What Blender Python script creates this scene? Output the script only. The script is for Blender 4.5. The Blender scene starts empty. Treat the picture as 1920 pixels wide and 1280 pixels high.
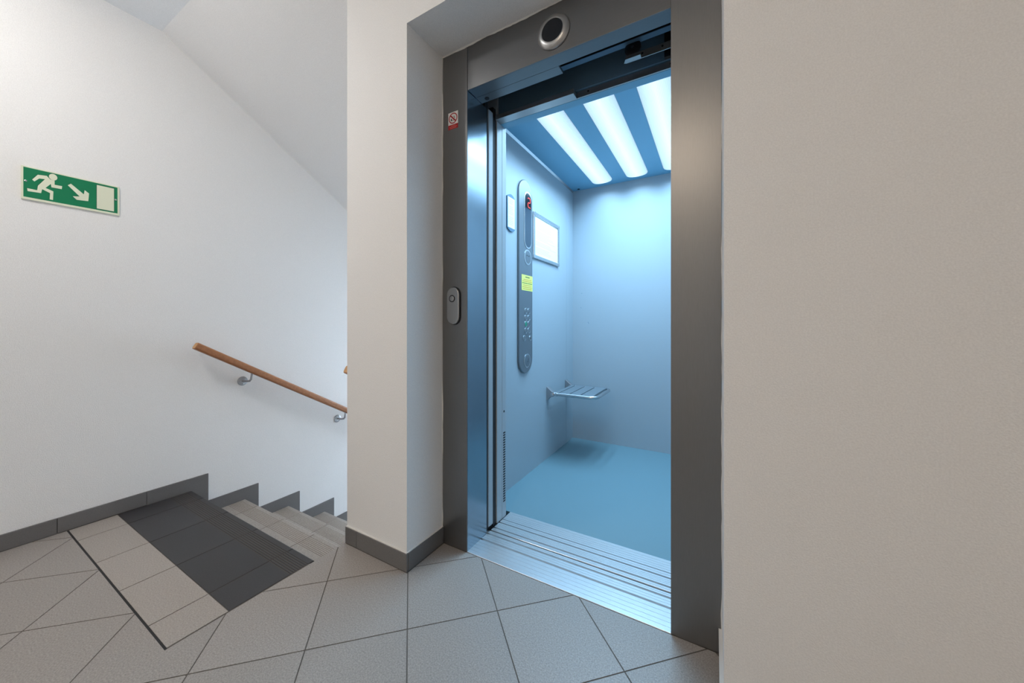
import bpy, bmesh, math, random
from mathutils import Vector
random.seed(7)

# ------------------------------------------------------------------ camera, world, exposure
scene = bpy.context.scene
COL = scene.collection
cam_data = bpy.data.cameras.new('camera')
cam = bpy.data.objects.new('camera', cam_data)
COL.objects.link(cam)
cam_data.sensor_width = 36.0
cam_data.lens = 672.7 / 1920 * 36.0
cam_data.shift_x = (960 - 942) / 1920
cam_data.shift_y = -(640 - 604.5) / 1920
cam_data.clip_start = 0.02
cam.location = (0, 0, 1.0)
cam.rotation_euler = (math.radians(90), 0, math.radians(30.6))
scene.camera = cam

world = bpy.data.worlds.new('world')
scene.world = world
world.use_nodes = True
world.node_tree.nodes['Background'].inputs[0].default_value = (0.6, 0.75, 1.0, 1)
world.node_tree.nodes['Background'].inputs[1].default_value = 0.02

scene.view_settings.view_transform = 'Standard'
scene.view_settings.look = 'None'
scene.view_settings.gamma = 1.0
scene.view_settings.use_curve_mapping = False
scene.view_settings.exposure = 1.6
scene.cycles.use_denoising = True
scene.cycles.max_bounces = 10
scene.cycles.diffuse_bounces = 6
scene.cycles.sample_clamp_indirect = 6.0

HALL_LAMP = 19.0          # emission of the hall lamps' diffusers
HALL_LAMP_COL = (1.0, 0.98, 0.96)     # neutral lamp by the exit sign wall
HALL_LAMP_COL2 = (1.0, 0.835, 0.655)    # warmer lamp facing the elevator
CAR_LAMP_W = 3.85          # watts of each car lamp
CAR_DIFFUSER = 0.30       # glow of the car lamps' diffusers
CAR_LAMP_COL = (0.395, 0.695, 0.98)
WINDOW_LIGHT = 7.0        # daylight through the frosted stair window
WINDOW_COL = (0.62, 0.80, 1.0)

# ------------------------------------------------------------------ materials
def lin(c):
    return tuple(((v / 12.92) if v <= 0.04045 else ((v + 0.055) / 1.055) ** 2.4) for v in c)

def rgb(r, g, b):
    return lin((r / 255, g / 255, b / 255))

def material(name, col, rough=0.5, metal=0.0, speck=0.0, speck_scale=300.0, bump=0.0, bump_scale=200.0,
             vary=0.0, emit=None, emit_strength=0.0, spec=0.5, stretch=None, rough_var=0.0):
    m = bpy.data.materials.new(name)
    m.use_nodes = True
    nt = m.node_tree
    b = nt.nodes['Principled BSDF']
    b.inputs['Base Color'].default_value = (*col, 1)
    b.inputs['Roughness'].default_value = rough
    b.inputs['Metallic'].default_value = metal
    b.inputs['Specular IOR Level'].default_value = spec
    geo = nt.nodes.new('ShaderNodeNewGeometry')
    vec = geo.outputs['Position']
    if stretch:
        mp = nt.nodes.new('ShaderNodeMapping')
        mp.inputs['Scale'].default_value = stretch
        nt.links.new(vec, mp.inputs['Vector'])
        vec = mp.outputs['Vector']
    out = None
    if speck > 0:
        n = nt.nodes.new('ShaderNodeTexNoise')
        n.inputs['Scale'].default_value = speck_scale
        n.inputs['Detail'].default_value = 3.0
        nt.links.new(vec, n.inputs['Vector'])
        r = nt.nodes.new('ShaderNodeMapRange')
        r.inputs['From Min'].default_value = 0.25
        r.inputs['From Max'].default_value = 0.75
        r.inputs['To Min'].default_value = 1 - speck
        r.inputs['To Max'].default_value = 1 + speck
        nt.links.new(n.outputs['Fac'], r.inputs['Value'])
        out = r.outputs['Result']
        if rough_var > 0:
            rr = nt.nodes.new('ShaderNodeMapRange')
            rr.inputs['To Min'].default_value = rough - rough_var
            rr.inputs['To Max'].default_value = rough + rough_var
            nt.links.new(n.outputs['Fac'], rr.inputs['Value'])
            nt.links.new(rr.outputs['Result'], b.inputs['Roughness'])
    if vary > 0:
        oi = nt.nodes.new('ShaderNodeObjectInfo')
        r2 = nt.nodes.new('ShaderNodeMapRange')
        r2.inputs['To Min'].default_value = 1 - vary
        r2.inputs['To Max'].default_value = 1 + vary
        nt.links.new(oi.outputs['Random'], r2.inputs['Value'])
        if out is not None:
            mu = nt.nodes.new('ShaderNodeMath')
            mu.operation = 'MULTIPLY'
            nt.links.new(out, mu.inputs[0])
            nt.links.new(r2.outputs['Result'], mu.inputs[1])
            out = mu.outputs[0]
        else:
            out = r2.outputs['Result']
    if out is not None:
        vm = nt.nodes.new('ShaderNodeVectorMath')
        vm.operation = 'SCALE'
        vm.inputs[0].default_value = col
        nt.links.new(out, vm.inputs['Scale'])
        nt.links.new(vm.outputs[0], b.inputs['Base Color'])
    if bump > 0:
        n = nt.nodes.new('ShaderNodeTexNoise')
        n.inputs['Scale'].default_value = bump_scale
        n.inputs['Detail'].default_value = 2.0
        nt.links.new(vec, n.inputs['Vector'])
        bp = nt.nodes.new('ShaderNodeBump')
        bp.inputs['Strength'].default_value = bump
        bp.inputs['Distance'].default_value = 0.002
        nt.links.new(n.outputs['Fac'], bp.inputs['Height'])
        nt.links.new(bp.outputs['Normal'], b.inputs['Normal'])
    if emit:
        b.inputs['Emission Color'].default_value = (*emit, 1)
        b.inputs['Emission Strength'].default_value = emit_strength
    return m

M = {}
M['paint'] = material('white_wall_paint', (0.84, 0.83, 0.815), 0.75, speck=0.06, speck_scale=300, bump=0.45, bump_scale=300, spec=0.25)
M['paint_ceiling'] = material('ceiling_paint', (0.88, 0.875, 0.87), 0.85, speck=0.05, speck_scale=280, bump=0.45, bump_scale=280, spec=0.2)
M['tile'] = material('grey_floor_tile', (0.325, 0.295, 0.270), 0.40, speck=0.30, speck_scale=230, bump=0.12, bump_scale=260, vary=0.035)
M['tile_light'] = material('light_grey_step_tile', (0.365, 0.325, 0.29), 0.45, speck=0.26, speck_scale=230, bump=0.10, bump_scale=330, vary=0.03)
M['tile_dark'] = material('charcoal_step_tile', (0.036, 0.0338, 0.0365), 0.45, speck=0.22, speck_scale=230, bump=0.10, bump_scale=330, vary=0.03)
M['grout'] = material('grout', (0.115, 0.10, 0.088), 0.9, speck=0.1)
M['base_tile'] = material('grey_skirting_tile', (0.155, 0.148, 0.145), 0.45, speck=0.10, speck_scale=300, bump=0.08, vary=0.04)
M['caulk'] = material('white_caulk', (0.72, 0.70, 0.67), 0.7, bump=0.4, bump_scale=150)
M['steel'] = material('brushed_steel', (0.235, 0.232, 0.232), 0.36, metal=0.85, speck=0.06, speck_scale=60, stretch=(30, 30, 0.6), rough_var=0.06)
M['steel_h'] = material('brushed_steel_header', (0.20, 0.2, 0.203), 0.36, metal=0.85, speck=0.06, speck_scale=60, stretch=(0.6, 30, 30), rough_var=0.06)
M['jamb'] = material('polished_jamb_steel', (0.29, 0.345, 0.39), 0.23, metal=0.9, speck=0.05, speck_scale=6, rough_var=0.02)
M['alu'] = material('sill_aluminium', (0.74, 0.75, 0.76), 0.33, metal=0.75, speck=0.10, speck_scale=50, stretch=(1.0, 20, 20), rough_var=0.08)
M['chrome'] = material('satin_chrome', (0.62, 0.63, 0.64), 0.25, metal=1.0)
M['nickel'] = material('satin_nickel', (0.42, 0.415, 0.41), 0.33, metal=0.9)
M['black'] = material('black_plastic', (0.012, 0.013, 0.016), 0.35)
M['black_glass'] = material('black_glass', (0.008, 0.009, 0.012), 0.12)
M['rubber'] = material('dark_rubber', (0.02, 0.02, 0.022), 0.7)
M['shaft'] = material('dark_shaft_steel', (0.10, 0.19, 0.28), 0.5)
M['carwall'] = material('car_wall_laminate', (0.39, 0.44, 0.475), 0.40, speck=0.03, speck_scale=260, bump=0.05, bump_scale=300, spec=0.5)
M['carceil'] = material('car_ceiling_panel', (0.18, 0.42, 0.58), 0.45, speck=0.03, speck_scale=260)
M['carfloor'] = material('car_vinyl_floor', (0.165, 0.275, 0.315), 0.5, speck=0.08, speck_scale=380, bump=0.08, bump_scale=380)
M['panel'] = material('control_panel_steel', (0.23, 0.25, 0.27), 0.3, metal=0.7, speck=0.05, speck_scale=60, stretch=(30, 30, 0.6))
M['slat'] = material('seat_slat_plastic', (0.16, 0.185, 0.205), 0.45)
M['paper'] = material('white_paper', (0.86, 0.86, 0.84), 0.7)
M['ink'] = material('faint_print', (0.62, 0.63, 0.64), 0.8)
M['wood'] = material('oak_handrail', rgb(160, 106, 68), 0.42, speck=0.18, speck_scale=60, stretch=(14, 1.0, 1.0))
M['wood_end'] = material('oak_end_grain', rgb(198, 152, 106), 0.55, speck=0.1, speck_scale=200)
M['zinc'] = material('bracket_steel', (0.40, 0.41, 0.43), 0.35, metal=0.8)
M['green'] = material('sign_green', rgb(0, 122, 80), 0.4)
M['cream'] = material('sign_cream', rgb(226, 229, 205), 0.45)
M['signline'] = material('sign_outline', rgb(20, 96, 66), 0.5)
M['red'] = material('sign_red', rgb(170, 22, 30), 0.45)
M['white'] = material('sign_white', (0.82, 0.80, 0.79), 0.5)
M['pink'] = material('sign_pale_print', rgb(225, 120, 112), 0.6)
M['yellow'] = material('sticker_yellow', rgb(238, 232, 120), 0.5)
M['orange'] = material('sticker_orange_print', rgb(214, 140, 50), 0.6)
M['dkgreen'] = material('sticker_dark_print', rgb(50, 70, 30), 0.6)
M['led'] = material('red_led', (0.1, 0.0, 0.0), 0.4, emit=(1.0, 0.045, 0.02), emit_strength=0.9)
M['btn_green'] = material('lit_green_button', (0.01, 0.10, 0.07), 0.35, emit=(0.0, 0.42, 0.28), emit_strength=0.09)
M['display'] = material('display_glass', (0.035, 0.055, 0.08), 0.12)
M['hall_diffuser'] = material('hall_lamp_diffuser', (0.8, 0.8, 0.8), 0.5, emit=HALL_LAMP_COL, emit_strength=HALL_LAMP)
M['hall_diffuser_warm'] = material('hall_lamp_diffuser_warm', (0.8, 0.8, 0.8), 0.5, emit=HALL_LAMP_COL2, emit_strength=HALL_LAMP * 1.06)
M['frost'] = material('frosted_window_glass', (0.8, 0.85, 0.9), 0.4, emit=WINDOW_COL, emit_strength=WINDOW_LIGHT)
M['white_frame'] = material('white_window_frame', (0.8, 0.8, 0.8), 0.4)

def lamp_material():
    """Ribbed acrylic diffuser with a tube behind its middle."""
    m = bpy.data.materials.new('car_lamp_diffuser')
    m.use_nodes = True
    nt = m.node_tree
    b = nt.nodes['Principled BSDF']
    b.inputs['Base Color'].default_value = (0.75, 0.8, 0.85, 1)
    b.inputs['Roughness'].default_value = 0.3
    uv = nt.nodes.new('ShaderNodeUVMap')
    sep = nt.nodes.new('ShaderNodeSeparateXYZ')
    nt.links.new(uv.outputs[0], sep.inputs[0])
    ramp = nt.nodes.new('ShaderNodeValToRGB')
    e = ramp.color_ramp.elements
    e[0].position = 0.0
    e[0].color = (0.50, 0.50, 0.50, 1)
    e[1].position = 0.5
    e[1].color = (1.1, 1.1, 1.1, 1)
    k = e.new(1.0)
    k.color = (0.50, 0.50, 0.50, 1)
    nt.links.new(sep.outputs['X'], ramp.inputs[0])
    rib = nt.nodes.new('ShaderNodeMath')
    rib.operation = 'SINE'
    k1 = nt.nodes.new('ShaderNodeMath')
    k1.operation = 'MULTIPLY'
    k1.inputs[1].default_value = 2 * math.pi * 22
    nt.links.new(sep.outputs['X'], k1.inputs[0])
    nt.links.new(k1.outputs[0], rib.inputs[0])
    k2 = nt.nodes.new('ShaderNodeMath')
    k2.operation = 'MULTIPLY_ADD'
    k2.inputs[1].default_value = 0.07
    k2.inputs[2].default_value = 0.95
    nt.links.new(rib.outputs[0], k2.inputs[0])
    mul = nt.nodes.new('ShaderNodeMath')
    mul.operation = 'MULTIPLY'
    nt.links.new(ramp.outputs['Color'], mul.inputs[0])
    nt.links.new(k2.outputs[0], mul.inputs[1])
    mul2 = nt.nodes.new('ShaderNodeMath')
    mul2.operation = 'MULTIPLY'
    mul2.inputs[1].default_value = CAR_DIFFUSER
    nt.links.new(mul.outputs[0], mul2.inputs[0])
    b.inputs['Emission Color'].default_value = (0.74, 0.91, 1.0, 1)
    nt.links.new(mul2.outputs[0], b.inputs['Emission Strength'])
    return m
M['car_diffuser'] = lamp_material()

# ------------------------------------------------------------------ builders
ORG = {}

class MB:
    """Collects geometry in world coordinates; build() links it as one mesh object."""
    def __init__(self):
        self.v, self.f, self.uv = [], [], {}

    def quad(self, pts):
        i = len(self.v)
        self.v += [tuple(p) for p in pts]
        self.f.append(tuple(range(i, i + len(pts))))
        return self

    def box(self, x0, x1, y0, y1, z0, z1):
        i = len(self.v)
        self.v += [(x, y, z) for z in (z0, z1) for y in (y0, y1) for x in (x0, x1)]
        self.f += [tuple(i + k for k in q) for q in
                   ((0, 2, 3, 1), (4, 5, 7, 6), (0, 1, 5, 4), (2, 6, 7, 3), (0, 4, 6, 2), (1, 3, 7, 5))]
        return self

    def prism(self, pts, axis, a, b):
        """pts: 2D outline; axis 'x' -> (y,z), 'y' -> (x,z), 'z' -> (x,y); extruded a..b."""
        def P(p, t):
            return (t, p[0], p[1]) if axis == 'x' else (p[0], t, p[1]) if axis == 'y' else (p[0], p[1], t)
        n = len(pts)
        i = len(self.v)
        self.v += [P(p, a) for p in pts] + [P(p, b) for p in pts]
        self.f.append(tuple(i + k for k in range(n)))
        self.f.append(tuple(i + n + k for k in reversed(range(n))))
        for k in range(n):
            k2 = (k + 1) % n
            self.f.append((i + k, i + n + k, i + n + k2, i + k2))
        return self

    def loft(self, rings, close=True, caps=True):
        n = len(rings[0])
        i = len(self.v)
        for r in rings:
            self.v += [tuple(p) for p in r]
        for a in range(len(rings) - 1):
            for k in range(n if close else n - 1):
                k2 = (k + 1) % n
                self.f.append((i + a * n + k, i + a * n + k2, i + (a + 1) * n + k2, i + (a + 1) * n + k))
        if caps:
            self.f.append(tuple(i + k for k in reversed(range(n))))
            self.f.append(tuple(i + (len(rings) - 1) * n + k for k in range(n)))
        return self

    def tube(self, path, r, n=12):
        path = [Vector(p) for p in path]
        rings = []
        up = Vector((0.13, 0.21, 0.97))
        for k, p in enumerate(path):
            d = (path[min(k + 1, len(path) - 1)] - path[max(k - 1, 0)]).normalized()
            s = d.cross(up)
            if s.length < 1e-3:
                s = d.cross(Vector((1, 0, 0)))
            s.normalize()
            u = s.cross(d)
            rr = r[k] if isinstance(r, (list, tuple)) else r
            rings.append([p + s * rr * math.cos(2 * math.pi * j / n) + u * rr * math.sin(2 * math.pi * j / n) for j in range(n)])
        return self.loft(rings)

    def lathe(self, c, axis, prof, n=40):
        """prof: (radius, offset along axis) list; axis is a signed letter like '-y'."""
        s = -1 if axis[0] == '-' else 1
        ax = axis[-1]
        rings = []
        for r, h in prof:
            ring = []
            for k in range(n):
                a = 2 * math.pi * k / n
                u, w = r * math.cos(a), r * math.sin(a)
                ring.append((c[0] + s * h, c[1] + u, c[2] + w) if ax == 'x' else
                            (c[0] + u, c[1] + s * h, c[2] + w) if ax == 'y' else
                            (c[0] + u, c[1] + w, c[2] + s * h))
            rings.append(ring)
        return self.loft(rings)

    def build(self, name, mat, parent=None, loc=None, bevel=0.0, smooth=False, segs=2):
        if parent is not None:
            o0 = ORG[parent.name]
        elif loc is not None:
            o0 = Vector(loc)
        else:
            o0 = Vector((0, 0, 0))
        me = bpy.data.meshes.new(name)
        me.from_pydata([tuple(Vector(p) - o0) for p in self.v], [], self.f)
        bm = bmesh.new()
        bm.from_mesh(me)
        bmesh.ops.recalc_face_normals(bm, faces=bm.faces)
        bm.to_mesh(me)
        bm.free()
        me.materials.append(M[mat] if isinstance(mat, str) else mat)
        return link(name, me, parent, o0, bevel, smooth, segs)

def link(name, me, parent, o0, bevel=0.0, smooth=False, segs=2):
    ob = bpy.data.objects.new(name, me)
    COL.objects.link(ob)
    if parent is not None:
        ob.parent = parent
    else:
        ob.location = o0
    ORG[ob.name] = Vector(o0)
    if bevel > 0:
        b = ob.modifiers.new('bevel', 'BEVEL')
        b.width = bevel
        b.segments = segs
        b.limit_method = 'ANGLE'
        b.angle_limit = math.radians(35)
        b.harden_normals = False
    if smooth:
        for p in me.polygons:
            p.use_smooth = True
        try:
            me.set_sharp_from_angle(angle=math.radians(38))
        except Exception:
            pass
    return ob

def empty(name, loc):
    o = bpy.data.objects.new(name, None)
    o.empty_display_size = 0.05
    COL.objects.link(o)
    o.location = loc
    ORG[o.name] = Vector(loc)
    return o

def tag(o, label=None, cat=None, group=None, kind=None):
    if label:
        o['label'] = label
    if cat:
        o['category'] = cat
    if group:
        o['group'] = group
    if kind:
        o['kind'] = kind
    return o

def stadium(cx, cz, w, h, n=14):
    """2D stadium outline (vertical)."""
    r = w / 2
    pts = []
    for k in range(n + 1):
        a = math.pi * k / n
        pts.append((cx + r * math.cos(a), cz + h / 2 - r + r * math.sin(a)))
    for k in range(n + 1):
        a = math.pi + math.pi * k / n
        pts.append((cx + r * math.cos(a), cz - h / 2 + r + r * math.sin(a)))
    return pts

def rounded(x0, x1, z0, z1, r, n=5):
    pts = []
    for cx, cz, a0 in ((x1 - r, z1 - r, 0), (x0 + r, z1 - r, 90), (x0 + r, z0 + r, 180), (x1 - r, z0 + r, 270)):
        for k in range(n + 1):
            a = math.radians(a0 + 90 * k / n)
            pts.append((cx + r * math.cos(a), cz + r * math.sin(a)))
    return pts

def circle(cx, cz, r, n=28):
    return [(cx + r * math.cos(2 * math.pi * k / n), cz + r * math.sin(2 * math.pi * k / n)) for k in range(n)]

# ------------------------------------------------------------------ measured layout (metres)
XL = -2.686            # stair side wall
XS = -1.446            # stair / landing edge
XC = -1.4407           # column's stair side
XN = -1.066            # niche left reveal
XR = 0.020             # niche right reveal
YC = 1.047             # face of the wall with the elevator niche
YF = 1.267             # face of the elevator door frame
ZN = 2.2045            # niche soffit
ZC = 2.645             # ceiling
JL, JR = -0.928, -0.121  # clear opening
ZH = 2.012             # clear height
Y_ROW0, Y_ROW1, Y_NOSE = 0.421, 0.588, 0.897
RISE, RUN = 0.168, 0.2815
NSTEP = 9
HX, HY = 1.60, -2.30   # right and back end of the hall
YE = 4.75              # stairwell end

# ------------------------------------------------------------------ room shell
w = MB().box(XL - 0.2, XL, HY - 0.2, YE + 0.2, -2.2, 3.0).build('wall_left', 'paint')
tag(w, kind='structure')
w = MB()
w.box(XC, XN, YC, 1.46, -0.30, 3.0)                  # column beside the niche
w.box(XC, -1.30, 1.46, YE, -2.2, 3.0)                # shaft wall along the stairs
w.box(XN, XR, YC, YF - 0.001, ZN, 3.0)               # lintel over the niche
w.box(XN, XR, YF - 0.001, 1.46, 2.32, 3.0)
w.box(XR, HX + 0.2, YC, 1.46, -0.30, 3.0)            # wall right of the niche
w.box(XR + 0.30, XR + 0.45, 1.46, 3.40, -0.6, 3.0)   # far shaft wall
w.box(-1.30, XR + 0.45, 3.25, 3.40, -0.6, 3.0)       # back of the shaft
w.box(-1.30, XR + 0.45, 1.46, 3.40, 2.9, 3.0)        # shaft head
w.box(-1.30, XR + 0.45, 1.46, 3.40, -0.8, -0.6)      # shaft pit
wall_front = w.build('wall_front', 'paint')
tag(wall_front, kind='structure')
tag(MB().box(HX, HX + 0.2, HY - 0.2, YC - 0.001, -0.3, 3.0).build('wall_right', 'paint'), kind='structure')
tag(MB().box(XL, HX, HY - 0.2, HY, -0.3, 3.0).build('wall_back', 'paint'), kind='structure')
# stairwell end with a window
w = MB()
WX0, WX1, WZ0, WZ1 = -2.50, -1.62, -0.55, 0.95
w.box(XL, WX0, YE, YE + 0.2, -2.2, 3.0)
w.box(WX1, XC, YE, YE + 0.2, -2.2, 3.0)
w.box(WX0, WX1, YE, YE + 0.2, -2.2, WZ0)
w.box(WX0, WX1, YE, YE + 0.2, WZ1, 3.0)
tag(w.build('wall_stairwell', 'paint'), kind='structure')
f = MB()
for a in ((WX0, WX0 + 0.05, WZ0, WZ1), (WX1 - 0.05, WX1, WZ0, WZ1), (WX0 + 0.05, WX1 - 0.05, WZ0, WZ0 + 0.05), (WX0 + 0.05, WX1 - 0.05, WZ1 - 0.05, WZ1)):
    f.box(a[0], a[1], YE + 0.06, YE + 0.11, a[2], a[3])
win = f.build('window_1', 'white_frame')
tag(win, kind='structure')
MB().box(WX0 + 0.05, WX1 - 0.05, YE + 0.08, YE + 0.09, WZ0 + 0.05, WZ1 - 0.05).build('window_pane', 'frost', win)
# ceiling: flat over the hall, sloping down with the flight over the stairs
c = MB()
c.box(XL, HX, HY, 0.765, ZC, ZC + 0.2)
c.box(XC, HX, 0.765, YC, ZC, ZC + 0.2)
ceil = c.build('ceiling', 'paint_ceiling')
tag(ceil, kind='structure')
SL = 0.585
ys = 3.4
MB().prism([(0.765, ZC), (0.765, ZC + 0.2), (ys, ZC + 0.2), (YE, ZC + 0.2), (YE, ZC - SL * (ys - 0.765)), (ys, ZC - SL * (ys - 0.765))],
           'x', XL, XC).build('stair_soffit', 'paint_ceiling', ceil)
# upper flight's hidden volume stays inside the ceiling mesh above

# ------------------------------------------------------------------ floor: grout bed and diagonal tiles
RECTS = [(XL + 0.009, HX - 0.002, HY + 0.002, Y_ROW0 - 0.0035), (XS + 0.002, HX - 0.002, Y_ROW0 - 0.0035, YC - 0.009), (XN + 0.010, XR - 0.009, YC - 0.009, YF - 0.002)]
g = MB()
g.box(XL, HX, HY, Y_ROW0, -0.25, -0.0014)
g.box(XS, HX, Y_ROW0, YC, -0.25, -0.0014)
g.box(XN, XR, YC, YF, -0.25, -0.0014)
g.box(XL, XS, Y_ROW0, Y_NOSE - 0.02, -0.25, -0.0014)
g.box(XN, JL - 0.0005, YF, 1.45, -0.25, -0.0005)
g.box(JR + 0.0005, XR, YF, 1.45, -0.25, -0.0005)
floor = g.build('floor', 'grout')
tag(floor, kind='structure')

def clip_rect(poly, r):
    x0, x1, y0, y1 = r
    for ax, lim, sgn in ((0, x0, 1), (0, x1, -1), (1, y0, 1), (1, y1, -1)):
        out = []
        for k in range(len(poly)):
            a, b = poly[k - 1], poly[k]
            da, db = sgn * (a[ax] - lim), sgn * (b[ax] - lim)
            if (da >= 0) != (db >= 0):
                t = da / (da - db)
                out.append((a[0] + (b[0] - a[0]) * t, a[1] + (b[1] - a[1]) * t))
            if db >= 0:
                out.append(b)
        poly = out
        if not poly:
            return []
    return poly

def area(p):
    return abs(sum(p[k - 1][0] * p[k][1] - p[k][0] * p[k - 1][1] for k in range(len(p)))) / 2

PITCH, S0, T0, GAP = 0.3021, -0.0095, 1.2110, 0.0038
q2 = math.sqrt(0.5)
full_mesh = None
for i in range(-14, 12):
    for j in range(-14, 12):
        s0, t0 = S0 + i * PITCH + GAP / 2, T0 + j * PITCH + GAP / 2
        s1, t1 = s0 + PITCH - GAP, t0 + PITCH - GAP
        cell = [((s - t) * q2, (s + t) * q2) for s, t in ((s0, t0), (s1, t0), (s1, t1), (s0, t1))]
        full = area(cell)
        parts = [p for p in (clip_rect(cell, r) for r in RECTS) if len(p) > 2 and area(p) > 2e-5]
        if not parts:
            continue
        if len(parts) == 1 and abs(area(parts[0]) - full) < 1e-7:
            cx = sum(p[0] for p in cell) / 4
            cy = sum(p[1] for p in cell) / 4
            if full_mesh is None:
                t = MB().prism([(p[0] - cx, p[1] - cy) for p in cell], 'z', -0.008, 0.0).build('floor_tile', 'tile', floor)
                full_mesh = t.data
            else:
                t = bpy.data.objects.new('floor_tile', full_mesh)
                COL.objects.link(t)
                t.parent = floor
            t.location = (cx, cy, random.uniform(-0.0003, 0.0003))
        else:
            m = MB()
            for p in parts:
                m.prism(p, 'z', -0.008, 0.0)
            m.build('floor_tile', 'tile', floor)
# straight border row before the stairs
XJ = [XL + 0.009, -2.512, -2.214, -1.908, -1.606, XS - 0.003]
for k in range(5):
    MB().box(XJ[k] + 0.0020, XJ[k + 1] - 0.0020, Y_ROW0 + 0.0035, Y_ROW1 - 0.0015, -0.008, 0.0).build('border_tile', 'tile_light', floor)

MB().box(XL + 0.009, XS - 0.002, Y_ROW0 - 0.0030, Y_ROW0 + 0.0030, -0.004, -0.0008).build('joint_strip', 'rubber', floor)

# ------------------------------------------------------------------ staircase
stairs = empty('staircase', ((XL + XS) / 2, Y_NOSE, 0))
tag(stairs, 'tiled staircase going down behind the elevator column, charcoal top step', 'staircase')

def tread_profile(y1, z, depth):
    y0 = y1 - depth
    pts = [(y0, z - 0.010), (y0, z)]
    gy = y1 - 0.100
    for k in range(8):
        a = gy + k * 0.0098
        pts += [(a, z), (a + 0.001, z - 0.0016), (a + 0.0034, z - 0.0016), (a + 0.0044, z)]
    pts += [(y1 - 0.004, z), (y1 - 0.001, z - 0.0015), (y1, z - 0.005), (y1, z - 0.010)]
    return pts

body = MB()
for k in range(1, NSTEP + 1):
    yn = Y_NOSE + RUN * k
    body.box(XL + 0.001, XC - 0.001, Y_NOSE + RUN * (k - 1) - 0.03, (yn - 0.012) if k < NSTEP else YE - 0.004, -RISE * k - 0.45, -RISE * k - 0.0025)
body.build('stair_core', 'grout', stairs)
XJS = [XL + 0.010, -2.506, -2.206, -1.902, -1.602, XC - 0.002]
for k in range(0, NSTEP):
    yn = Y_NOSE + RUN * k
    z = -RISE * k
    xs = XJ if k == 0 else XJS
    for i in range(5):
        depth = (Y_NOSE - Y_ROW1 - 0.0015) if k == 0 else 0.300
        MB().prism(tread_profile(yn, z, depth), 'x', xs[i] + 0.0020, xs[i + 1] - 0.0020).build('tread_tile', 'tile_dark' if k == 0 else 'tile_light', stairs)
    for i in range(5):
        MB().box(xs[i] + 0.0012, xs[i + 1] - 0.0012, yn - 0.030, yn - 0.020, z - RISE + 0.001, z - 0.0105).build('riser_tile', 'tile_light', stairs)

# ------------------------------------------------------------------ skirting tiles
BB = 0.0735
bb = MB().box(XL, XL + 0.002, HY, Y_NOSE + 0.08, 0.0005, BB - 0.001).build('baseboard_left', 'grout')
tag(bb, kind='structure')
joints = [0.9800, 0.6998, 0.3888, 0.078, -0.233, -0.544, -0.855, -1.166, -1.477, -1.788, -2.099, HY + 0.01]
def skirt_x(y0, y1, z0, z1, parent, x=XL, d=1):
    return MB().box(min(x, x + d * 0.0085), max(x, x + d * 0.0085), y0 + 0.001, y1 - 0.001, z0, z1).build('skirting_tile', 'base_tile', parent, bevel=0.0016)
for k in range(len(joints) - 1):
    skirt_x(joints[k + 1], joints[k], -RISE + BB + 0.001 if k == 0 else 0.0008, BB, bb)
for k in range(1, NSTEP + 1):
    y1 = joints[0] + RUN * k * 1.0025
    y0 = joints[0] + RUN * (k - 1) * 1.0025
    skirt_x(y0, y1 if k < NSTEP else YE - 0.01, -RISE * (k + 1) + BB + 0.001, -RISE * k + BB, bb)
bf = MB().box(XC + 0.001, XN, YC - 0.002, YC, 0.0005, BB - 0.001).build('baseboard_front', 'grout')
tag(bf, kind='structure')
def skirt_y(x0, x1, parent):
    return MB().box(x0 + 0.001, x1 - 0.001, YC - 0.0085, YC, 0.0008, BB).build('skirting_tile', 'base_tile', parent, bevel=0.0016)
skirt_y(XC - 0.004, -1.366, bf)
skirt_y(-1.366, XN + 0.0085, bf)
skirt_x(YC + 0.0005, YF - 0.001, 0.0008, BB, bf, XN, 1)
skirt_x(YC - 0.0085, YF - 0.001, 0.0008, BB, bf, XR, -1)
for k in range(5):
    skirt_y(XR + 0.305 * k + (0 if k else -0.0085), XR + 0.305 * (k + 1), bf)
br = MB().box(HX - 0.002, HX, HY, YC - 0.01, 0.0005, BB - 0.001).build('baseboard_right', 'grout')
tag(br, kind='structure')
for k in range(10):
    skirt_x(HY + 0.01 + k * 0.33, HY + 0.01 + (k + 1) * 0.33, 0.0008, BB, br, HX, -1)

# uneven caulk along the door frame
ck = MB()
def ragged(n, base, amp):
    r, v = [], 0.0
    for _ in range(n):
        v = 0.72 * v + random.uniform(-1, 1) * amp
        r.append(base + max(-base * 0.85, v))
    return r
N = 90
zz = [BB + (ZN - BB) * k / (N - 1) for k in range(N)]
for x, s, base in ((XN, 1, 0.0022), (XR, -1, 0.0016)):
    wd = ragged(N, base, 0.0012)
    ck.loft([[(x, YF - 0.004, z), (x, YF, z), (x + s * d, YF, z), (x + s * d * 0.7, YF - 0.0016, z)] for z, d in zip(zz, wd)])
xx = [XN + (XR - XN) * k / (N - 1) for k in range(N)]
wd = ragged(N, 0.0035, 0.0016)
ck.loft([[(x, YF - 0.004, ZN), (x, YF, ZN), (x, YF, ZN - d), (x, YF - 0.0016, ZN - d * 0.7)] for x, d in zip(xx, wd)])
ck.box(XR - 0.0095, XR, YC - 0.002, YF - 0.002, BB + 0.0002, BB + 0.004)
ck.box(XN, XN + 0.006, YC, YF - 0.002, BB + 0.0002, BB + 0.003)
ck.box(XC, XN + 0.004, YC - 0.006, YC, BB + 0.0002, BB + 0.003)
tag(ck.build('trim_1', 'caulk', smooth=True), kind='structure')

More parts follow.
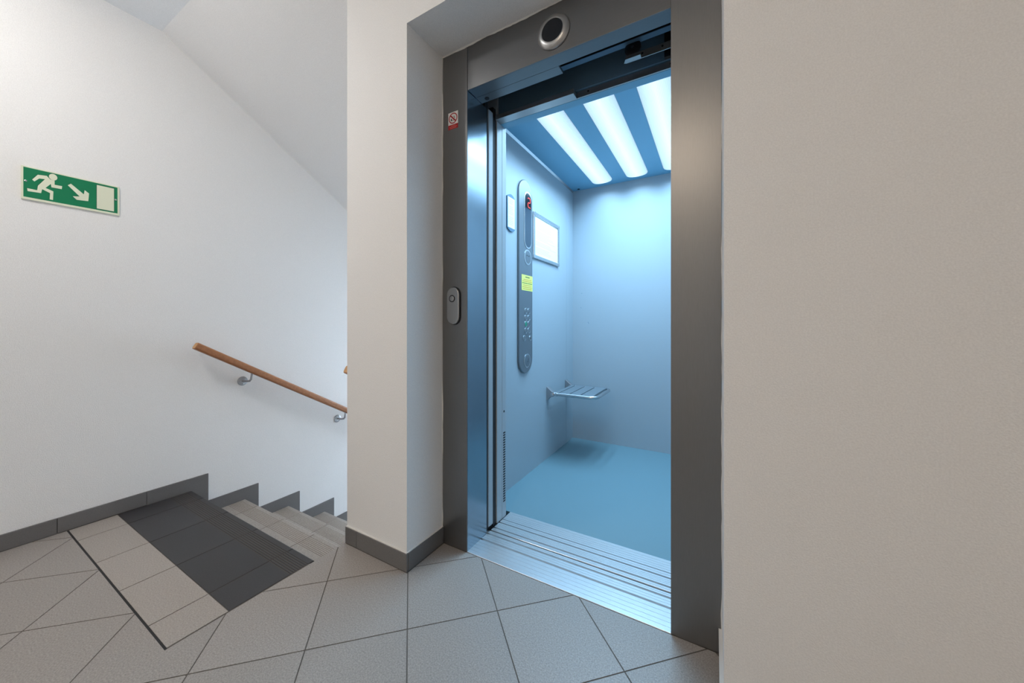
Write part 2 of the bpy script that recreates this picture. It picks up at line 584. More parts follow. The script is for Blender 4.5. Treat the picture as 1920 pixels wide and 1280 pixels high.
# ------------------------------------------------------------------ elevator door frame
fr = empty('elevator_door_frame', ((JL + JR) / 2, YF, 0))
tag(fr, 'grey brushed steel door frame around the open elevator doorway', 'door frame')
YJ1, YJ2 = 1.390, 1.424
m = MB()
m.box(XN + 0.0015, JL, YF, YF + 0.004, 0.0, ZN + 0.09)
m.build('upright', 'steel', fr, bevel=0.0012)
m = MB()
m.box(JL - 0.004, JL, YF + 0.004, YJ1, 0.0, ZH)
m.build('jamb', 'jamb', fr)
m = MB()
m.box(JL - 0.004, JL - 0.0012, YJ1 + 0.0005, YJ2, 0.0, ZH)
m.box(JL - 0.06, JL - 0.004, YJ2 - 0.003, YJ2, 0.0, ZH)
m.build('jamb_return', 'jamb', fr)
m = MB()
m.box(JR, XR - 0.0015, YF - 0.0, YF + 0.004, 0.0, ZN + 0.09)
m.build('upright', 'steel', fr, bevel=0.0012)
m = MB()
m.box(JR, JR + 0.004, YF + 0.004, YJ1, 0.0, ZH)
m.build('jamb', 'jamb', fr)
m = MB()
m.box(JL + 0.0022, JR - 0.0006, YF + 0.001, YF + 0.005, ZH, ZN + 0.09)
m.box(JL + 0.0022, JR - 0.0006, YF + 0.005, 1.3315, ZH, ZH + 0.003)
m.box(JL - 0.001, JL + 0.004, YF + 0.006, YF + 0.010, ZH, ZN + 0.09)
hd = m.build('header', 'steel_h', fr, bevel=0.0008)
m = MB().box(JL + 0.001, -0.530, 1.3325, 1.381, ZH + 0.0, ZH + 0.012)
m.build('header_cover', 'steel_h', fr, bevel=0.0006)
MB().lathe((-0.885, 1.3598, ZH), '-z', [(0.0105, 0.0), (0.0105, 0.0015), (0.008, 0.0022)], 20).build('rubber_plug', 'rubber', fr)

# landing sill and car sill, grooved aluminium
def sill(name, x0, x1, y0, y1, ztop, grooves, fines, zbot, label):
    """profile in (y,z): wide door tracks and fine anti-slip lines"""
    ev = [(a, b, 0.014) for a, b in grooves] + [(f - 0.0009, f + 0.0009, 0.0012) for f in fines]
    ev.sort()
    pts = [(y0, zbot), (y0, ztop - 0.001), (y0 + 0.001, ztop)]
    for a, b, d in ev:
        pts += [(a, ztop), (a, ztop - d), (b, ztop - d), (b, ztop)]
    pts += [(y1, ztop), (y1, zbot)]
    o = MB().prism(pts, 'x', x0, x1).build(name, 'alu', None, ((x0 + x1) / 2, (y0 + y1) / 2, zbot))
    return tag(o, label, 'sill')
sill('landing_sill', JL, JR, YF + 0.0005, 1.4515, 0.002, [(1.3715, 1.3825), (1.4225, 1.4330)],
     [1.289, 1.310, 1.331, 1.352, 1.395, 1.409, 1.442], -0.05,
     'ridged aluminium threshold in front of the elevator, nearest the floor tiles')
sill('car_sill', JL, JR, 1.4625, 1.652, 0.001, [(1.4825, 1.4925), (1.5345, 1.5430), (1.5690, 1.5735)],
     [1.4725, 1.503, 1.513, 1.523, 1.555, 1.5875, 1.602, 1.617, 1.633], -0.05,
     'ridged aluminium threshold of the elevator car, along the blue car floor')

# landing door mechanism above the opening
mech = empty('door_hanger', (-0.21, 1.44, 2.0))
tag(mech, 'dark roller hanger on the door track above the elevator opening', 'door hanger')
m = MB().box(-0.90, -0.06, 1.420, 1.444, 2.0715, 2.25)
m.build('track', 'black', mech)
m = MB().box(-0.90, -0.06, 1.418, 1.4445, 2.0690, 2.0713)
m.build('rail', 'shaft', mech)
m = MB().lathe((-0.270, 1.447, 2.052), '-y', [(0.026, 0.0), (0.030, 0.002), (0.030, 0.010), (0.024, 0.013), (0.012, 0.014)], 30)
wh = m.build('roller', 'black', mech, smooth=True)
MB().lathe((-0.270, 1.4325, 2.052), '-y', [(0.006, 0.0), (0.006, 0.003)], 14).build('axle', 'chrome', wh)
m = MB()
m.box(-0.296, -0.06, 1.4345, 1.4375, 2.000, 2.027)
m.build('hanger_plate', 'nickel', mech)
MB().prism([(-0.301, 1.432), (-0.292, 1.412), (-0.238, 1.412), (-0.238, 1.432)], 'z', 1.9985, 2.0005).build('hanger_flange', 'nickel', mech)
for x in (-0.235, -0.165):
    MB().lathe((x, 1.4345, 2.016), '-y', [(0.004, 0.0), (0.004, 0.001)], 12).build('bolt_hole', 'black', mech)
MB().lathe((-0.207, 1.418, 2.082), '-y', [(0.004, 0.0), (0.003, 0.002)], 10).build('bolt', 'chrome', mech)

# ------------------------------------------------------------------ elevator car
CX0, CX1, CY0, CY1, CZ = -1.062, 0.040, 1.612, 3.000, 2.138
car = empty('elevator_car', ((CX0 + CX1) / 2, (CY0 + CY1) / 2, 0))
tag(car, 'pale metal elevator car interior lit blue-white, seen through the open doorway', 'elevator car')
MB().box(CX0 - 0.02, CX1 + 0.02, 1.653, CY1 + 0.02, -0.06, 0.0).build('car_floor', 'carfloor', car)
MB().box(CX0 - 0.02, CX0, 1.60, 2.8415, 0.0, 2.2).build('side_panel', 'carwall', car)
MB().box(CX0 - 0.02, CX0, 2.8435, CY1, 0.0, 2.2).build('side_panel', 'carwall', car)
MB().box(CX0 - 0.025, CX0 - 0.004, 2.841, 2.844, 0.0, 2.2).build('panel_joint', 'chrome', car)
MB().box(CX1, CX1 + 0.02, 1.60, CY1, 0.0, 2.2).build('side_panel', 'carwall', car)
MB().box(CX0 - 0.02, CX1 + 0.02, CY1, CY1 + 0.02, 0.0, 2.2).build('rear_panel', 'carwall', car)
MB().box(CX0 - 0.02, CX1 + 0.02, 1.60, CY1 + 0.02, CZ, CZ + 0.02).build('ceiling_panel', 'carceil', car)
MB().prism([(CX0, CZ), (CX0 + 0.010, CZ), (CX0, CZ - 0.012)], 'y', 1.62, CY1).build('ceiling_trim', 'chrome', car)
for x, y in ((-0.998, 2.985), (-0.998, 1.75), (-0.03, 2.985)):
    MB().lathe((x, y - 0.02, CZ), '-z', [(0.011, 0.0), (0.011, 0.003), (0.006, 0.005)], 16).build('ceiling_screw', 'black', car)
# front returns (both sides of the car doorway)
RX = -0.932
MB().box(CX0 - 0.02, RX, 1.5235, 1.5715, 0.0, 2.2).build('front_return', 'carwall', car, bevel=0.001)
MB().box(CX0 - 0.02, RX + 0.0005, 1.5725, 1.612, 0.0, 2.2).build('front_return', 'carwall', car, bevel=0.001)
MB().box(-0.112, CX1 + 0.02, 1.5235, 1.612, 0.0, 2.2).build('front_return', 'carwall', car, bevel=0.001)
# slid-open car door edge and rubber lip
MB().box(-1.30, -0.9365, 1.4525, 1.4935, 0.012, 2.03).build('car_door_leaf', 'carwall', car, bevel=0.004)
MB().box(-1.20, -0.9385, 1.4955, 1.5220, 0.0, 2.06).build('car_door_gap', 'rubber', car)
MB().box(-1.20, -0.9400, 1.4260, 1.4515, 0.0, 2.06).build('landing_door_edge', 'rubber', car)
# ventilation slots on the return
k = 0
z = 0.438
while z > 0.085:
    MB().box(RX + 0.0002, RX + 0.0009, 1.583, 1.604, z - 0.0075, z).build('vent_slot', 'rubber', car)
    z -= 0.0125
MB().lathe((RX + 0.0004, 1.5914, 0.544), 'x', [(0.006, 0.0), (0.006, 0.0008)], 14).build('screw_hole', 'rubber', car)
# car header over its doorway
MB().box(RX + 0.001, -0.113, 1.557, 1.603, 2.000, 2.137).build('car_header', 'carceil', car, bevel=0.0008)
MB().box(RX + 0.001, -0.530, 1.506, 1.5555, 2.000, 2.022).build('header_cover', 'nickel', car, bevel=0.0008)
MB().box(-0.529, -0.113, 1.549, 1.5565, 2.001, 2.028).build('header_rail', 'nickel', car)
for x in (-0.478, -0.147):
    MB().lathe((x, 1.549, 2.017), '-y', [(0.004, 0.0), (0.004, 0.0006)], 12).build('rivet', 'black', car)
MB().box(-1.05, 0.04, 1.538, 1.548, 2.030, 2.60).build('operator_plate', 'shaft', car)
MB().box(-0.168, -0.10, 1.520, 1.536, 2.030, 2.30).build('operator_bracket', 'black', car)

# scuffs on the rear wall
for x, z, dx, dz in ((-0.988, 1.248, 0.010, 0.002), (-0.992, 1.128, 0.006, -0.006), (-0.930, 1.005, 0.010, -0.016), (-0.660, 0.405, 0.003, 0.010), (-0.352, 0.470, 0.004, 0.008)):
    MB().prism([(x, z), (x + dx, z + dz), (x + dx + 0.0016, z + dz + 0.0022), (x + 0.0012, z + 0.003)], 'y', CY1 - 0.0004, CY1 - 0.0001).build('scuff_mark', 'shaft', car)

# ------------------------------------------------------------------ car ceiling lamps
def car_lamp(xc, label):
    x_h, y0, y1, R = 0.0785, 1.70, 2.928, 0.055
    root = empty('ceiling_lamp', (xc, (y0 + y1) / 2, CZ))
    tag(root, label, 'ceiling lamp', 'lamps in the elevator ceiling')
    nx, rows = 44, []
    ysamp = [y0 + R * (1 - math.cos(math.pi / 2 * k / 8)) for k in range(9)]
    ysamp += [y0 + R + (y1 - y0 - 2 * R) * k / 12 for k in range(1, 12)]
    ysamp += [y1 - R + R * math.sin(math.pi / 2 * k / 8) for k in range(9)]
    v, fs, uvs = [], [], []
    for y in ysamp:
        d = max(0.0, (y0 + R - y), (y - (y1 - R)))
        c = 0.0 if d <= 0 else R - math.sqrt(max(0.0, R * R - d * d))
        hw = max(x_h - c, x_h - R)
        ed = max(0.0, min(1.0, min(y - y0, y1 - y) / 0.03))
        for i in range(nx + 1):
            u = -1 + 2 * i / nx
            dome = 0.016 * math.sqrt(max(0.0, 1 - u ** 2)) * ed ** 0.5
            rib = 0.0011 * (i % 2) * ed
            v.append((hw * u, y - (y0 + y1) / 2, -0.0008 - dome - rib))
            uvs.append((0.5 + 0.5 * u, (y - y0) / (y1 - y0)))
    n = nx + 1
    for a in range(len(ysamp) - 1):
        for i in range(nx):
            fs.append((a * n + i, a * n + i + 1, (a + 1) * n + i + 1, (a + 1) * n + i))
    me = bpy.data.meshes.new('diffuser')
    me.from_pydata(v, [], fs)
    ul = me.uv_layers.new(name='UVMap')
    for l in me.loops:
        ul.data[l.index].uv = uvs[l.vertex_index]
    bm = bmesh.new()
    bm.from_mesh(me)
    for fc in bm.faces:
        if fc.normal.z > 0:
            fc.normal_flip()
    bm.to_mesh(me)
    bm.free()
    me.materials.append(M['car_diffuser'])
    o = bpy.data.objects.new('diffuser', me)
    COL.objects.link(o)
    o.parent = root
    rim = MB()
    pts = rounded(xc - x_h - 0.002, xc + x_h + 0.002, y0 - 0.002, y1 + 0.002, R, 8)
    rim.prism(pts, 'z', CZ - 0.0007, CZ - 0.0001)
    rim.build('lamp_rim', 'nickel', root)
    ld = bpy.data.lights.new('lamp_light', 'AREA')
    ld.shape = 'RECTANGLE'
    ld.size, ld.size_y = 0.14, 1.17
    ld.energy = CAR_LAMP_W
    ld.spread = math.radians(150)
    ld.color = CAR_LAMP_COL
    lo = bpy.data.objects.new('lamp_light', ld)
    COL.objects.link(lo)
    lo.parent = root
    lo.location = (0, 0, -0.0195)
car_lamp(-0.776, 'ribbed white ceiling lamp strip in elevator, nearest the control panel')
car_lamp(-0.511, 'ribbed white ceiling lamp strip in elevator, middle one of three')
car_lamp(-0.246, 'ribbed white ceiling lamp strip in elevator, cut off by the right door jamb')

# ------------------------------------------------------------------ control panel in the car
PX = CX0 + 0.014
cp = empty('control_panel', (CX0, 2.078, 0.66))
tag(cp, 'tall rounded steel control panel with red floor display and round buttons', 'control panel')
MB().prism(stadium(2.073, 1.2965, 0.190, 1.245, 20), 'x', CX0 + 0.0005, PX).build('panel_body', 'panel', cp, bevel=0.004, smooth=True, segs=3)
dsp = MB().prism(stadium(2.098, 1.665, 0.106, 0.372), 'x', PX - 0.002, PX + 0.0025).build('display_rim', 'chrome', cp, bevel=0.0015)
gl = MB().prism(stadium(2.098, 1.665, 0.090, 0.352), 'x', PX + 0.001, PX + 0.0029).build('display_glass', 'display', cp)
MB().prism([(2.098 + 0.0435 * math.cos(math.pi * k / 14), 1.796 + 0.0435 * math.sin(math.pi * k / 14)) for k in range(15)] + [(2.0545, 1.740), (2.1415, 1.740)], 'x', PX + 0.0029, PX + 0.0032).build('display_window', 'black_glass', cp)
# red "2"
sg = MB()
d2 = [(2.093, 1.806), (2.099, 1.812), (2.120, 1.812), (2.127, 1.805), (2.127, 1.789), (2.120, 1.782), (2.101, 1.782), (2.094, 1.775), (2.094, 1.758), (2.100, 1.752), (2.128, 1.752)]
for a, b in zip(d2[:-1], d2[1:]):
    dx, dz = b[0] - a[0], b[1] - a[1]
    L = math.hypot(dx, dz)
    nx_, nz_ = -dz / L * 0.0023, dx / L * 0.0023
    sg.prism([(a[0] + nx_, a[1] + nz_), (b[0] + nx_, b[1] + nz_), (b[0] - nx_, b[1] - nz_), (a[0] - nx_, a[1] - nz_)], 'x', PX + 0.0032, PX + 0.0038)
tag(sg.build('digit', 'led', cp), 'glowing red digit 2')
def roundel(name, y, z, r, mat='nickel', parent=cp, ring=True, h=0.003):
    if ring:
        MB().lathe((PX - 0.001, y, z), 'x', [(r, 0.0), (r, 0.0025), (r * 0.9, 0.0035), (r * 0.82, 0.0030), (r * 0.82, 0.0)], 28).build(name + '_ring', 'chrome', parent, smooth=True)
        r *= 0.80
    return MB().lathe((PX - 0.001, y, z), 'x', [(r, 0.0), (r, h * 0.8), (r * 0.85, h)], 28).build(name, mat, parent, smooth=True)
sp = roundel('speaker', 2.096, 1.424, 0.050, 'panel')
for dy in (-0.014, 0.014):
    MB().lathe((PX + 0.002, 2.096 + dy, 1.434), 'x', [(0.005, 0.0), (0.005, 0.0007)], 12).build('speaker_hole', 'black', cp)
for r_ in range(4):
    for c_ in range(2):
        mat = 'btn_green' if (r_ == 2 and c_ == 0) else 'panel'
        bt = roundel('button', 2.069 + c_ * 0.044, (1.0745, 1.0310, 0.9900, 0.9475)[r_], 0.0195, mat)
        if mat == 'btn_green':
            tag(bt, 'button lit green')
roundel('button', 2.048, 0.8985, 0.0195, 'panel')
kb = roundel('button', 2.133, 0.8965, 0.0180, 'nickel')
MB().lathe((PX + 0.002, 2.133, 0.8965), 'x', [(0.006, 0.0), (0.006, 0.0006)], 12).build('key_slot', 'black', cp)
ab = roundel('alarm_button', 2.088, 0.7520, 0.046, 'panel', h=0.004)
bell = MB()
bell.prism([(2.078, 0.745), (2.098, 0.745), (2.098, 0.7475), (2.078, 0.7475)], 'x', PX + 0.003, PX + 0.0034)
bell.prism([(2.094, 0.7475), (2.098, 0.7475), (2.102, 0.768), (2.098, 0.768)], 'x', PX + 0.003, PX + 0.0034)
bell.build('alarm_mark', 'black', cp)

# yellow instruction sticker on the panel
ys_ = empty('instruction_sticker', (PX, 2.09, 1.205))
tag(ys_, 'small yellow printed sticker on the elevator control panel', 'sticker')
MB().box(PX + 0.0002, PX + 0.0008, 2.010, 2.167, 1.206, 1.306).build('sticker_sheet', 'yellow', ys_)
for i, (z0, y0, y1, h, mt) in enumerate(((1.289, 2.062, 2.122, 0.007, 'dkgreen'), (1.274, 2.035, 2.150, 0.0045, 'orange'), (1.263, 2.022, 2.158, 0.0045, 'orange'),
                                         (1.251, 2.018, 2.160, 0.0045, 'dkgreen'), (1.238, 2.030, 2.150, 0.0045, 'orange'), (1.226, 2.022, 2.158, 0.0045, 'orange'), (1.214, 2.030, 2.155, 0.0045, 'orange'))):
    m = MB()
    y = y0
    while y < y1:
        wl = random.uniform(0.008, 0.018)
        m.box(PX + 0.0008, PX + 0.0010, y, min(y + wl, y1), z0, z0 + h)
        y += wl + 0.0035
    m.build('print_line', mt, ys_)

# small notice in a dark holder
nt_ = empty('notice_holder', (CX0, 1.893, 1.55))
tag(nt_, 'narrow dark holder with a white notice, between door and control panel', 'notice')
def arched(y0, y1, z0, z1, s, n=8):
    pts = []
    for k in range(n + 1):
        a = k / n
        pts.append((y1 + (y0 - y1) * a, z1 + s * math.sin(math.pi * a)))
    for k in range(n + 1):
        a = k / n
        pts.append((y0 + (y1 - y0) * a, z0 - s * math.sin(math.pi * a)))
    return pts
MB().prism(arched(1.839, 1.937, 1.567, 1.752, 0.020), 'x', CX0 + 0.0003, CX0 + 0.008).build('holder', 'shaft', nt_, bevel=0.001)
pp = MB().box(CX0 + 0.008, CX0 + 0.0086, 1.846, 1.931, 1.569, 1.750).build('notice_sheet', 'paper', nt_)
m = MB()
for k in range(15):
    z0 = 1.735 - k * 0.0105
    if k in (3, 9):
        continue
    m.box(CX0 + 0.0086, CX0 + 0.0087, 1.856, 1.915 - random.uniform(0, 0.02), z0, z0 + 0.0028)
m.build('print_line', 'ink', nt_)

# framed sheet
fm = empty('framed_notice', (CX0, 2.425, 1.43))
tag(fm, 'silver clip frame with a white printed sheet on the elevator wall', 'framed notice')
FY0, FY1, FZ0, FZ1 = 2.192, 2.655, 1.438, 1.755
MB().box(CX0 + 0.001, CX0 + 0.005, FY0 + 0.01, FY1 - 0.01, FZ0 + 0.01, FZ1 - 0.01).build('sheet', 'paper', fm)
m = MB()
for k in range(22):
    z0 = FZ1 - 0.05 - k * 0.0105
    if k in (1, 6, 13, 17):
        continue
    a = FY0 + 0.04 + (0.05 if k == 0 else 0)
    m.box(CX0 + 0.005, CX0 + 0.0051, a, FY1 - 0.05 - random.uniform(0, 0.16), z0, z0 + 0.0026)
m.build('print_line', 'ink', fm)
for a in ((FY0 + 0.02, FY1 - 0.02, FZ1 - 0.024, FZ1), (FY0 + 0.02, FY1 - 0.02, FZ0, FZ0 + 0.024)):
    MB().box(CX0 + 0.0008, CX0 + 0.013, a[0], a[1], a[2], a[3]).build('frame_rail', 'chrome', fm, bevel=0.004)
for a in ((FY0, FY0 + 0.024), (FY1 - 0.024, FY1)):
    MB().box(CX0 + 0.0008, CX0 + 0.013, a[0], a[1], FZ0 + 0.02, FZ1 - 0.02).build('frame_rail', 'chrome', fm, bevel=0.004)
for y in (FY0 + 0.013, FY1 - 0.013):
    for zc in (FZ0 + 0.013, FZ1 - 0.013):
        MB().prism(rounded(y - 0.0135, y + 0.0135, zc - 0.0135, zc + 0.0135, 0.008), 'x', CX0 + 0.0006, CX0 + 0.0142).build('frame_corner', 'chrome', fm, bevel=0.002)

# ------------------------------------------------------------------ fold-down seat
st = empty('folding_seat', (CX0, 2.62, 0.43))
tag(st, 'grey slatted fold-down seat with steel tube frame on the elevator wall', 'folding seat')
SZ = 0.478
SY0, SY1, SXO = 2.452, 2.830, -0.700
R = 0.05
path = [(-1.012, SY0, SZ)] + [(SXO - R + R * math.sin(a), SY0 + R - R * math.cos(a), SZ) for a in [math.pi / 2 * k / 8 for k in range(9)]] + \
       [(SXO - R + R * math.cos(a), SY1 - R + R * math.sin(a), SZ) for a in [math.pi / 2 * k / 8 for k in range(9)]] + [(-1.012, SY1, SZ)]
MB().tube(path, 0.0125, 14).build('seat_tube', 'chrome', st, smooth=True)
xs_ = [-1.012, -0.972, -0.892, -0.812, -0.722]
for k in range(4):
    MB().box(xs_[k] + 0.004, xs_[k + 1] - 0.004, SY0 + 0.006, SY1 - 0.004, SZ - 0.003, SZ + 0.013).build('seat_slat', 'slat', st, bevel=0.003)
for y in (SY0, SY1):
    br_ = MB().prism([(CX0 + 0.0005, 0.432), (CX0 + 0.008, 0.432), (CX0 + 0.022, 0.452), (CX0 + 0.055, 0.462), (CX0 + 0.062, 0.478), (CX0 + 0.055, 0.494), (CX0 + 0.040, 0.500), (CX0 + 0.006, 0.528), (CX0 + 0.0005, 0.528)],
                     'y', y - 0.022, y + 0.018).build('hinge_bracket', 'zinc', st, bevel=0.002)
    MB().lathe((CX0 + 0.045, y - 0.022, 0.478), '-y', [(0.012, 0.0), (0.012, 0.003), (0.008, 0.005)], 18).build('pivot', 'chrome', st, smooth=True)
    MB().tube([(CX0 + 0.052, y, 0.478), (-0.985, y, 0.478)], 0.0155, 14).build('tube_collar', 'chrome', st, smooth=True)

# ------------------------------------------------------------------ frame fittings
pi_ = empty('position_indicator', (-0.525, YF, 2.098))
tag(pi_, 'round nickel ring with a black glass centre above the elevator door', 'floor indicator')
MB().lathe((-0.525, YF - 0.0003, 2.098), '-y', [(0.0655, 0.0), (0.0655, 0.0015), (0.0635, 0.005), (0.058, 0.010), (0.051, 0.0135), (0.0455, 0.0150), (0.0435, 0.0150), (0.0420, 0.0135), (0.0420, 0.0)], 64).build('ring', 'nickel', pi_, smooth=True)
MB().lathe((-0.525, YF - 0.0003, 2.098), '-y', [(0.0420, 0.0), (0.0420, 0.0125), (0.030, 0.0132)], 48).build('indicator_glass', 'black_glass', pi_, smooth=True)

cb = empty('call_button_plate', (-0.9985, YF, 1.074))
tag(cb, 'oval nickel call button plate on the left upright of the door frame', 'call button')
MB().prism(stadium(-0.9975, 1.0742, 0.0735, 0.1700, 18), 'y', YF - 0.003, YF - 0.0002).build('back_plate', 'black', cb)
MB().prism(stadium(-0.9985, 1.0742, 0.0675, 0.1640, 18), 'y', YF - 0.0125, YF - 0.003).build('plate', 'nickel', cb, bevel=0.005, smooth=True, segs=4)
MB().lathe((-1.0010, YF - 0.0123, 1.1060), '-y', [(0.0158, 0.0), (0.0158, 0.0018), (0.0118, 0.0018), (0.0118, 0.0)], 30).build('button_ring', 'black', cb)
MB().lathe((-1.0010, YF - 0.0123, 1.1060), '-y', [(0.0116, 0.0), (0.0116, 0.0025), (0.009, 0.0036)], 30).build('button', 'nickel', cb, smooth=True)

stk = empty('prohibition_sticker', (-1.005, YF, 1.865))
tag(stk, 'small white and red prohibition sticker on the left upright', 'sticker')
Y1 = YF - 0.0006
sx0, sx1 = -1.0320, -0.9775
MB().box(sx0, sx1, Y1, YF - 0.0001, 1.8845, 1.9395).build('sticker_sheet', 'white', stk)
MB().box(sx0, sx1, Y1, YF - 0.0001, 1.8640, 1.8843).build('text_band', 'red', stk)
m = MB()
cx, cz, ro, ri = (sx0 + sx1) / 2, 1.9118, 0.0238, 0.0195
n = 36
for k in range(n):
    a, b = 2 * math.pi * k / n, 2 * math.pi * (k + 1) / n
    m.prism([(cx + ri * math.cos(a), cz + ri * math.sin(a)), (cx + ro * math.cos(a), cz + ro * math.sin(a)),
             (cx + ro * math.cos(b), cz + ro * math.sin(b)), (cx + ri * math.cos(b), cz + ri * math.sin(b))], 'y', Y1 - 0.0003, Y1)
wbar = 0.0021
d45 = math.sqrt(0.5)
for t in (1,):
    p, q = (-ri * d45, ri * d45), (ri * d45, -ri * d45)
    m.prism([(cx + p[0] + wbar, cz + p[1] + wbar), (cx + q[0] + wbar, cz + q[1] + wbar), (cx + q[0] - wbar, cz + q[1] - wbar), (cx + p[0] - wbar, cz + p[1] - wbar)], 'y', Y1 - 0.0003, Y1)
m.build('prohibition_ring', 'red', stk)
m = MB()
m.box(cx - 0.012, cx - 0.006, Y1 - 0.0002, Y1, cz - 0.009, cz - 0.001)
m.box(cx - 0.012, cx + 0.008, Y1 - 0.0002, Y1, cz - 0.0105, cz - 0.0088)
m.box(cx + 0.001, cx + 0.009, Y1 - 0.0002, Y1, cz + 0.006, cz + 0.008)
m.box(cx + 0.006, cx + 0.0095, Y1 - 0.0002, Y1, cz - 0.001, cz + 0.0045)
m.build('pictogram', 'black', stk)
m = MB()
for z0, a, b in ((1.8785, 0.016, 0.040), (1.8730, 0.006, 0.048), (1.8675, 0.010, 0.045)):
    m.box(sx0 + a, sx0 + b, Y1 - 0.0002, Y1, z0, z0 + 0.0022)
m.build('print_line', 'pink', stk)

# ------------------------------------------------------------------ emergency exit sign
es = empty('exit_sign', (XL, 0.441, 1.558))
tag(es, 'green emergency exit sign with running figure, arrow and door on the wall', 'exit sign')
X0 = XL + 0.0003
MB().box(X0, X0 + 0.0065, 0.2865, 0.5957, 1.5580, 1.7075).build('sign_plate', 'cream', es, bevel=0.0008)
MB().box(X0 + 0.0065, X0 + 0.0069, 0.2925, 0.5885, 1.5683, 1.7025).build('green_field', 'green', es)
XA, XB = X0 + 0.0069, X0 + 0.0075
MB().box(XA, XB - 0.0003, 0.5134, 0.5774, 1.5735, 1.6955).build('door_outline', 'signline', es)
MB().box(XB - 0.0003, XB, 0.5156, 0.5756, 1.5750, 1.6932).build('door_pictogram', 'cream', es)
arrow = [(0.4212, 1.6605), (0.4311, 1.671), (0.4724, 1.6321), (0.4751, 1.6535), (0.4896, 1.6416), (0.4869, 1.6026), (0.4495, 1.5986), (0.4368, 1.6123), (0.4589, 1.6177)]
bodyp = [(0.3166, 1.6519), (0.3323, 1.6791), (0.3581, 1.6832), (0.3679, 1.6703), (0.3814, 1.669), (0.3814, 1.6494), (0.404, 1.6501), (0.4028, 1.6354), (0.3716, 1.6344),
         (0.3703, 1.6496), (0.3545, 1.6261), (0.3777, 1.6168), (0.3765, 1.576), (0.3667, 1.5762), (0.3679, 1.6059), (0.3449, 1.6169), (0.342, 1.5978), (0.3039, 1.5955),
         (0.3028, 1.6083), (0.3306, 1.6077), (0.333, 1.6295), (0.3533, 1.666), (0.3366, 1.6634), (0.3229, 1.6453)]
def tri_prism(name, pts, mat, parent, a, b, dy=0.0, dz=0.0):
    bm = bmesh.new()
    o0 = ORG[parent.name]
    vs = [bm.verts.new((a - o0.x, y + dy - o0.y, z + dz - o0.z)) for y, z in pts]
    fc = bm.faces.new(vs)
    r = bmesh.ops.extrude_face_region(bm, geom=[fc])
    bmesh.ops.translate(bm, verts=[g_ for g_ in r['geom'] if isinstance(g_, bmesh.types.BMVert)], vec=(b - a, 0, 0))
    bmesh.ops.recalc_face_normals(bm, faces=bm.faces)
    bmesh.ops.triangulate(bm, faces=[f_ for f_ in bm.faces if len(f_.verts) > 4])
    me = bpy.data.meshes.new(name)
    bm.to_mesh(me)
    bm.free()
    me.materials.append(M[mat])
    return link(name, me, parent, o0)
tri_prism('arrow_outline', arrow, 'signline', es, XA, XB - 0.0003, -0.0014, 0.0012)
tri_prism('arrow_pictogram', arrow, 'cream', es, XB - 0.0003, XB)
tri_prism('figure_outline', bodyp, 'signline', es, XA, XB - 0.0003, -0.0014, 0.0012)
tri_prism('figure_pictogram', bodyp, 'cream', es, XB - 0.0003, XB)
MB().prism([(0.3768 + 0.0140 * math.cos(2 * math.pi * k / 24), 1.6842 + 0.0160 * math.sin(2 * math.pi * k / 24)) for k in range(24)], 'x', XA, XB).build('head_outline', 'signline', es)
MB().prism([(0.3770 + 0.0125 * math.cos(2 * math.pi * k / 24), 1.6838 + 0.0148 * math.sin(2 * math.pi * k / 24)) for k in range(24)], 'x', XB, XB + 0.0003).build('head_pictogram', 'cream', es)
for y, z in ((0.2985, 1.6405), (0.5815, 1.6375)):
    MB().lathe((XA, y, z), 'x', [(0.0042, 0.0), (0.0042, 0.001), (0.002, 0.0018)], 14).build('screw', 'chrome', es)

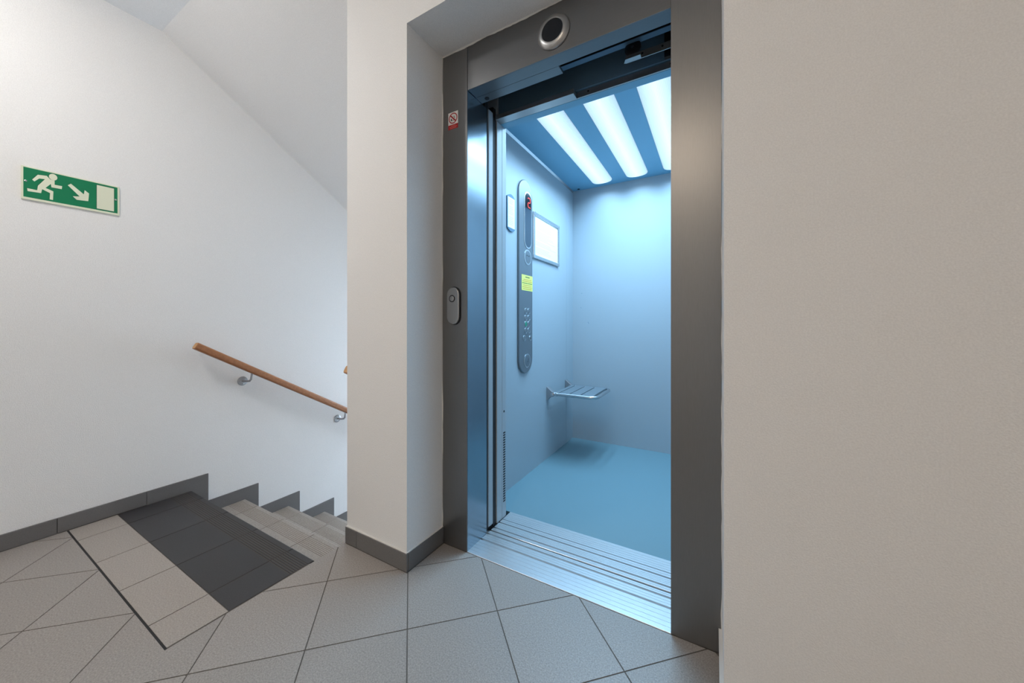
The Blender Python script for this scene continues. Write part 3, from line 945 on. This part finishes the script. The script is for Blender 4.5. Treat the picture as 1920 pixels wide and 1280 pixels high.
# ------------------------------------------------------------------ handrails
def handrail(xr, xw, y0, z0, length, brackets, label):
    root = empty('handrail', (xw, y0, z0))
    tag(root, label, 'handrail', 'wooden stair handrails')
    sl = 0.588
    L = math.hypot(1, sl)
    d = Vector((0, 1 / L, -sl / L))
    u = Vector((0, sl / L, 1 / L))
    sx = Vector((1, 0, 0))
    prof = rounded(-0.0215, 0.0215, -0.0205, 0.0205, 0.011, 5)
    c0 = Vector((xr, y0, z0))
    rings = []
    for t, s in ((0.0, 0.86), (0.003, 1.0), (length, 1.0)):
        rings.append([c0 + d * t + sx * p[0] * s + u * p[1] * s for p in prof])
    MB().loft(rings).build('rail', 'wood', root, smooth=True)
    MB().loft([[c0 - d * 0.0004 + sx * p[0] * 0.85 + u * p[1] * 0.85 for p in prof], [c0 + d * 0.002 + sx * p[0] * 0.85 + u * p[1] * 0.85 for p in prof]]).build('end_face', 'wood_end', root)
    s = 1 if xr > xw else -1
    for yb in brackets:
        zr = z0 - sl * (yb - y0) - 0.0205 * L
        zb = zr - 0.052
        b = empty('bracket', (0, 0, 0)) if False else None
        pl = MB().lathe((xw + s * 0.0002, yb - 0.022, zb), 'x' if s > 0 else '-x', [(0.030, 0.0), (0.030, 0.003), (0.027, 0.0045)], 28).build('wall_plate', 'zinc', root, smooth=True)
        MB().tube([(xw + s * 0.003, yb - 0.022, zb), (xw + s * 0.045, yb - 0.014, zb + 0.001), (xr - s * 0.010, yb - 0.008, zb + 0.004), (xr - s * 0.002, yb - 0.005, zb + 0.014), (xr, yb, zr + 0.002)], 0.0065, 12).build('bracket_arm', 'zinc', pl, smooth=True)
        for a in (0.9, 3.0, 5.1):
            MB().lathe((xw + s * 0.004, yb - 0.022 + 0.021 * math.cos(a), zb + 0.021 * math.sin(a)), 'x' if s > 0 else '-x', [(0.0035, 0.0), (0.0035, 0.001)], 10).build('screw', 'chrome', pl)
handrail(-2.610, XL, 0.8895, 0.8655, 3.05, (1.1885, 1.880, 2.60, 3.30), 'long wooden handrail on the white wall left of the stairs')
handrail(-1.511, XC, 1.098, 0.778, 2.6, (1.45, 2.15, 2.85), 'wooden handrail behind the column, only its rounded end showing')

# ------------------------------------------------------------------ hall lamps (out of the photo's frame, they light the hall)
def hall_lamp(x, y, label, mat):
    root = empty('hall_lamp', (x, y, ZC))
    tag(root, label, 'ceiling lamp', 'round hall ceiling lamps')
    MB().lathe((x, y, ZC - 0.0005), '-z', [(0.165, 0.0), (0.170, 0.010), (0.165, 0.022), (0.150, 0.022)], 48).build('base_ring', 'white_frame', root, smooth=True)
    MB().lathe((x, y, ZC - 0.022), '-z', [(0.150, 0.0), (0.148, 0.020), (0.130, 0.042), (0.095, 0.060), (0.050, 0.070), (0.010, 0.073)], 48).build('diffuser', mat, root, smooth=True)
hall_lamp(-1.90, -0.15, 'round ceiling lamp near the wall with the exit sign', 'hall_diffuser')
hall_lamp(-0.28, -1.30, 'round ceiling lamp in the hall facing the elevator', 'hall_diffuser_warm')
